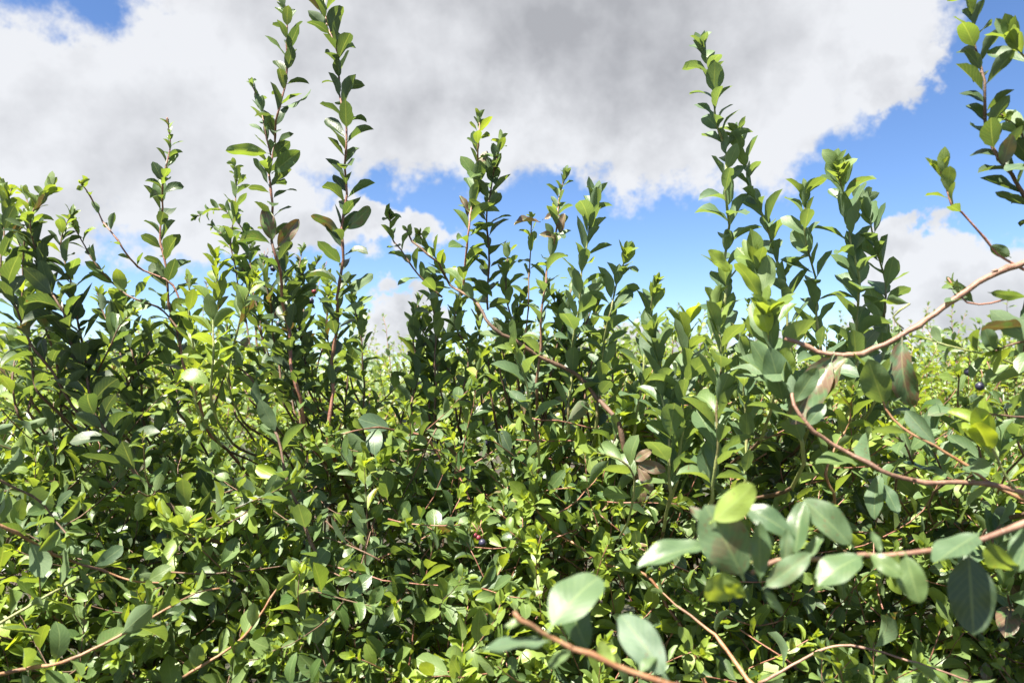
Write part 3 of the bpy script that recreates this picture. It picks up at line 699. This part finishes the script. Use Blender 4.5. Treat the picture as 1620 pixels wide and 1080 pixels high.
# shaded inner growth that closes the bush towards the ground
for j in range(420):
    z = random.uniform(.35, 1.25); y = front(z, 0) + random.uniform(.35, .9); x = random.uniform(-.78, .78) * y
    d = Vector((random.gauss(0, .7), random.gauss(-.3, .6), random.uniform(-.2, .9)))
    ln = random.uniform(.18, .34)
    twig(owner(x, ('A', 'B', 'C', 'D', 'E')), Vector((x, y, z)) - d.normalized() * ln * .5, d, ln, random.uniform(.042, .058), .019, (.1, .1, 0), (.25, .1, 0), old=random.choice((0, .4)))
# middle distance: the next row
MK = ('M1', 'M2', 'M3', 'M4', 'M5')
n_twig = 0
while n_twig < 1800:
    y = random.uniform(2.5, 4.4); x = random.uniform(-.78, .78) * y
    top = 1.65 + .15 * noise2(x * .9, y) + .035 * (y - 2.5)
    z = top - random.expovariate(1 / .22)
    if z < 1.1: continue
    n_twig += 1
    k = owner(x, MK)
    d = Vector((random.gauss(0, .5), random.gauss(-.25, .5), random.uniform(.3, 1.2)))
    ln = random.uniform(.16, .34)
    young = max(0, min(.8, random.gauss(.40, .2)))
    twig(k, Vector((x, y, z - ln * .6)), d, ln, random.uniform(.036, .052), .020, (young, random.uniform(0, .25), 0), (min(1, young + .3), .1, 0), r=.0018)
# tall thin shoots standing out of the next row
for (px, py, d) in ((620, 490, 3.2), (1190, 520, 3.4), (1500, 480, 3.3), (1570, 500, 3.0), (1440, 500, 3.6), (700, 520, 3.1), (30, 560, 3.0), (590, 540, 3.6), (740, 555, 3.5), (1215, 540, 3.8), (1530, 530, 3.8)):
    tipp = at(px, py, d)
    b = tipp - Vector((random.uniform(-.06, .06), 0, .36))
    k = owner(b.x, MK)
    twig(k, b, tipp - b, (tipp - b).length, .034, .022, (.2, .3, 0), (.4, .2, 0), r=.002)

# far rows, one mass to the eye
FAR_LEAVES = []
def far_mass():
    for i in range(20000):
        y = 4.6 + 13 * random.random() ** 1.5
        x = random.uniform(-.78, .78) * y
        row = math.floor((y - 4.6) / 2.2)
        top = 1.76 + .26 * noise2(x * .8 + row, row * 3.3) + .022 * (y - 4.6)
        z = top + .06 - random.expovariate(1 / .30)
        if z < .9: continue
        a = random.uniform(0, 6.28); e = random.uniform(-.2, 1.2)
        A = Vector((math.cos(a) * math.cos(e), math.sin(a) * math.cos(e), math.sin(e)))
        N = LIGHT + Vector((random.gauss(0, .5), random.gauss(0, .5), random.gauss(0, .4)))
        add_leaf(Vector((x, y, z)), A, N, random.uniform(.05, .085), (max(0, min(.8, random.gauss(.28, .2))), random.uniform(.2, .7), 0), 'FAR', -1, 1.0, I_FAR + random.randrange(4))
    for i in range(420):
        y = 4.8 + 10 * random.random() ** 1.4
        x = random.uniform(-.78, .78) * y
        row = math.floor((y - 4.6) / 2.2)
        z = 1.66 + .26 * noise2(x * .8 + row, row * 3.3) + .022 * (y - 4.6)
        twig('FAR', Vector((x, y, z)), Vector((random.gauss(0, .3), random.gauss(0, .3), 1)), random.uniform(.2, .5), .05, .028, (.25, .3, 0), (.4, .2, 0), shapes=[I_FAR, I_FAR + 1, I_FAR + 2, I_FAR + 3], r=.0028)
far_mass()


# ------------------------------------------------------------------ turn the leaf records into arrays
nL = len(L)
shape = np.array([l[0] for l in L])
base = np.array([l[1][:] for l in L]); axis = np.array([l[2][:] for l in L]); norm = np.array([l[3][:] for l in L])
leng = np.array([l[4] for l in L]); wid = np.array([l[5] for l in L]); tint = np.clip(np.array([l[6] for l in L], float), 0, (1, 2, 1))
keys = [l[7] for l in L]; branch = np.array([l[8] for l in L])
side = np.cross(axis, norm)
rnd = RNG.random(nL)

# which leaves show largest: proxy rhombs, a ray from the eye to three points of each
mid = base + axis * (leng * .55)[:, None]
hw = (leng * wid * .27)[:, None]
quad = np.stack([base + axis * (leng * .1)[:, None], mid + side * hw, base + axis * leng[:, None], mid - side * hw], 1)
pv = quad.reshape(-1, 3)
qi = np.arange(nL)[:, None] * 4
tris = np.concatenate([qi + [0, 1, 2], qi + [0, 2, 3]], 0)
bvh = BVHTree.FromPolygons(pv.tolist(), tris.tolist())
eye = Vector((0, 0, CAM_Z))
sx, sy, sdp = to_px(mid)
area = leng ** 2 * wid * .4 * np.abs(np.einsum('ij,ij->i', norm, (mid - np.array(eye[:])) / np.linalg.norm(mid - np.array(eye[:]), axis=1)[:, None])) * (FOC / sdp) ** 2
inside = (sx > -15) & (sx < 1635) & (sy > -15) & (sy < 1095)
score = np.zeros(nL)
far_arr = np.array([k == 'FAR' for k in keys])
for i in np.nonzero(inside & ~far_arr & (leng * FOC / sdp > 9))[0]:
    seen = 0
    for f, s in ((.35, .25), (.55, -.4), (.78, .15), (.55, .5)):
        p = Vector(base[i] + axis[i] * leng[i] * f + side[i] * hw[i, 0] * s)
        dv = p - eye; dist = dv.length
        hit = bvh.ray_cast(eye, dv / dist, dist + .01)
        if hit[2] is None or hit[2] % nL == i or hit[3] > dist - .002:
            seen += 1
    score[i] = seen * max(area[i], 4)

# ------------------------------------------------------------------ mesh builders
def tube_mesh(name, strands, mat, sides=6):
    V, F = [], []
    for pts, rr in strands:
        n0 = len(V); e = None
        for k, p in enumerate(pts):
            T = (pts[min(k + 1, len(pts) - 1)] - pts[max(k - 1, 0)]).normalized()
            if e is None: e = perp(T)
            e = (e - T * e.dot(T)).normalized(); f = T.cross(e)
            # slightly swollen nodes
            r = rr[k] * ((1.22 if k % 5 == 2 else .97) if sides > 4 and len(pts) > 8 else 1)
            for j in range(sides):
                a = 6.2832 * j / sides
                V.append(p + (e * math.cos(a) + f * math.sin(a)) * r)
        for k in range(len(pts) - 1):
            for j in range(sides):
                a, b = n0 + k * sides + j, n0 + k * sides + (j + 1) % sides
                F.append((a, b, b + sides, a + sides))
        F.append(tuple(n0 + j for j in range(sides))[::-1])
        F.append(tuple(n0 + (len(pts) - 1) * sides + j for j in range(sides)))
    me = bpy.data.meshes.new(name); me.from_pydata([v[:] for v in V], [], F)
    me.polygons.foreach_set('use_smooth', np.ones(len(me.polygons), bool))
    me.materials.append(mat)
    return me

def foliage_mesh(name, ids):
    Vs, Us, Ts, Rs, Li, Ls, Lt = [], [], [], [], [], [], []
    nv = nl = 0
    for s in np.unique(shape[ids]):
        sel = ids[shape[ids] == s]
        v, uv, fs = SHAPES[s]
        P = base[sel][:, None, :] + side[sel][:, None, :] * (v[None, :, 0:1] * (leng * wid)[sel][:, None, None]) + axis[sel][:, None, :] * (v[None, :, 1:2] * leng[sel][:, None, None]) + norm[sel][:, None, :] * (v[None, :, 2:3] * leng[sel][:, None, None])
        m = len(v); k = len(sel)
        Vs.append(P.reshape(-1, 3)); Us.append(np.tile(uv, (k, 1)))
        Ts.append(np.repeat(tint[sel], m, 0)); Rs.append(np.repeat(rnd[sel], m))
        flat = np.concatenate([np.array(f) for f in fs]); cnt = np.array([len(f) for f in fs])
        Li.append((flat[None, :] + (np.arange(k) * m)[:, None] + nv).ravel())
        Lt.append(np.tile(cnt, k)); nv += m * k
    V = np.concatenate(Vs); U = np.concatenate(Us); T = np.concatenate(Ts); Rn = np.concatenate(Rs); LI = np.concatenate(Li); LT = np.concatenate(Lt)
    me = bpy.data.meshes.new(name)
    me.vertices.add(len(V)); me.vertices.foreach_set('co', V.astype(np.float32).ravel())
    me.loops.add(len(LI)); me.loops.foreach_set('vertex_index', LI.astype(np.int32))
    me.polygons.add(len(LT)); me.polygons.foreach_set('loop_start', (np.cumsum(LT) - LT).astype(np.int32))
    me.polygons.foreach_set('use_smooth', np.ones(len(LT), bool))
    me.update(calc_edges=True)
    ul = me.uv_layers.new(name='UVMap'); ul.data.foreach_set('uv', U[LI].astype(np.float32).ravel())
    at_ = me.attributes.new('tint', 'FLOAT_COLOR', 'POINT')
    at_.data.foreach_set('color', np.concatenate([T, np.ones((len(T), 1))], 1).astype(np.float32).ravel())
    ar = me.attributes.new('rnd', 'FLOAT', 'POINT'); ar.data.foreach_set('value', Rn.astype(np.float32))
    me.materials.append(M_LEAF)
    return me

def link(name, me, parent=None, kind=None, label=None, color=None):
    o = bpy.data.objects.new(name, me); COL.objects.link(o)
    if parent is not None: o.parent = parent
    if kind: o['kind'] = kind
    if label: o['label'] = label
    if color is not None: o.color = (*color, 1.0)
    return o

# ------------------------------------------------------------------ assemble
keys_arr = np.array(keys)
roots = {}
for k, (name, rx, ry, label, cat) in SHRUBS.items():
    e = bpy.data.objects.new(name, None); e.empty_display_size = .1
    COL.objects.link(e)
    e['label'] = label; e['category'] = cat; e['group'] = 'berry shrubs of the hedge'
    roots[k] = e                                # the empties stay at the origin; every part is built in place
branch_obj = {}
for i, (k, pts, rr, mat, label, n_low) in enumerate(BRANCHES):
    strands = [(pts, rr)]
    if k in 'EFG':
        for q in range(n_low + 3, len(pts) - 3, 5):
            if SR.random() < .7:
                T = (pts[q + 1] - pts[q]).normalized(); e = perp(T); f = T.cross(e); a = SR.uniform(0, 6.28); r0 = rr[q]
                dv = (e * math.cos(a) + f * math.sin(a))
                strands.append(([pts[q], pts[q] + dv * r0 * 1.1 + T * r0 * .6, pts[q] + dv * r0 * 1.7 + T * r0 * 2.2], [r0 * .55, r0 * .5, r0 * .12]))
    me = tube_mesh('branch', strands, M_BARK[mat], 8)
    if n_low and mat in ('green', 'pink'):       # old wood below the young shoot
        me.materials.append(M_BARK['brown'])
        for p in me.polygons[:max(0, n_low - 2) * 8]: p.material_index = 1
    branch_obj[i] = link('branch', me, roots[k], label=label)
for k, strands in TWIGS.items():
    if k == 'FAR': continue
    link('twigs', tube_mesh('twigs', strands, M_BARK['brown' if k in 'AB' else 'red'], 4), roots[k], kind='stuff')
# main stems of the shrubs in the next row
for k in MK:
    rx, ry = SHRUBS[k][1:3]
    for j in range(5):
        t = Vector((rx + random.uniform(-.5, .5), ry + random.uniform(-.5, .4), 1.55))
        g = Vector((rx + random.uniform(-.1, .1), ry + random.uniform(-.1, .1), -.04))
        pts = spline([g, g.lerp(t, .5) + Vector((random.uniform(-.08, .08), 0, .1)), t], .06)
        link('branch', tube_mesh('branch', [(pts, radii(len(pts), .011, .003))], M_BARK['brown'], 6), roots[k])
LIMIT = 300
for k in SHRUBS:
    ids = np.nonzero(keys_arr == k)[0]
    order = ids[np.argsort(-score[ids])]
    single = order[:LIMIT]; single = single[score[single] > 12]
    rest_ = np.setdiff1d(ids, single)
    for i in single:
        b = branch[i]
        par = branch_obj[b] if b >= 0 else roots[k]
        o = link('leaf', LEAF_MESH[shape[i]], par, color=tint[i])
        M = Matrix.Identity(4)
        for r_ in range(3):
            M[r_][0] = side[i][r_] * leng[i] * wid[i]
            M[r_][1] = axis[i][r_] * leng[i]
            M[r_][2] = norm[i][r_] * leng[i]
            M[r_][3] = base[i][r_]
        o.matrix_basis = M
    if len(rest_):
        link('foliage', foliage_mesh('foliage', rest_), roots[k], kind='stuff', color=(0, 0, 0))
# far rows
ids = np.nonzero(keys_arr == 'FAR')[0]
far = link('distant_shrubs', foliage_mesh('distant_shrubs', ids), None, 'stuff', 'far rows of shrubs along the horizon reading as one green mass', (0, 0, 0))
far['category'] = 'shrubs'
ft = link('twigs', tube_mesh('twigs', TWIGS['FAR'], M_BARK['red'], 4), far, kind='stuff')

# berries: a slightly flattened ball with a crown rim, on a short stalk
def berry_mesh():
    prof = [(0, -1), (.5, -.87), (.87, -.5), (1, 0), (.87, .5), (.55, .83), (.34, .93), (.36, 1.06), (.24, .92), (0, .86)]
    n = 10; V, F = [], []
    for (r, z) in prof:
        for j in range(n):
            V.append((r * math.cos(6.2832 * j / n), r * math.sin(6.2832 * j / n), z))
    for a in range(len(prof) - 1):
        for j in range(n):
            F.append((a * n + j, a * n + (j + 1) % n, (a + 1) * n + (j + 1) % n, (a + 1) * n + j))
    return V, F
bv, bf = berry_mesh()
b_me = {}
for kind in ('dark', 'red'):
    me = bpy.data.meshes.new('berry'); me.from_pydata(bv, [], bf)
    me.polygons.foreach_set('use_smooth', np.ones(len(me.polygons), bool))
    me.materials.append(M_BERRY[kind]); b_me[kind] = me
for (k, p, r, kind) in BERRIES:
    o = link('berry', b_me[kind], roots[k], label='dark blue-black berry' if kind == 'dark' else 'unripe red berry')
    o.location = p; o.scale = (r, r, r * .95)
    o.rotation_euler = (random.uniform(2.2, 3.6), random.uniform(-.6, .6), random.uniform(0, 6))
    end = p + Vector((random.uniform(-.012, .012), .008, .024))
    link('berry_stalk', tube_mesh('berry_stalk', [([p + (end - p) * .2, p.lerp(end, .6) + Vector((.003, 0, 0)), end], [.0007] * 3)], M_BARK['red'], 5), roots[k])
print('leaves', nL, 'objects', len(bpy.data.objects))
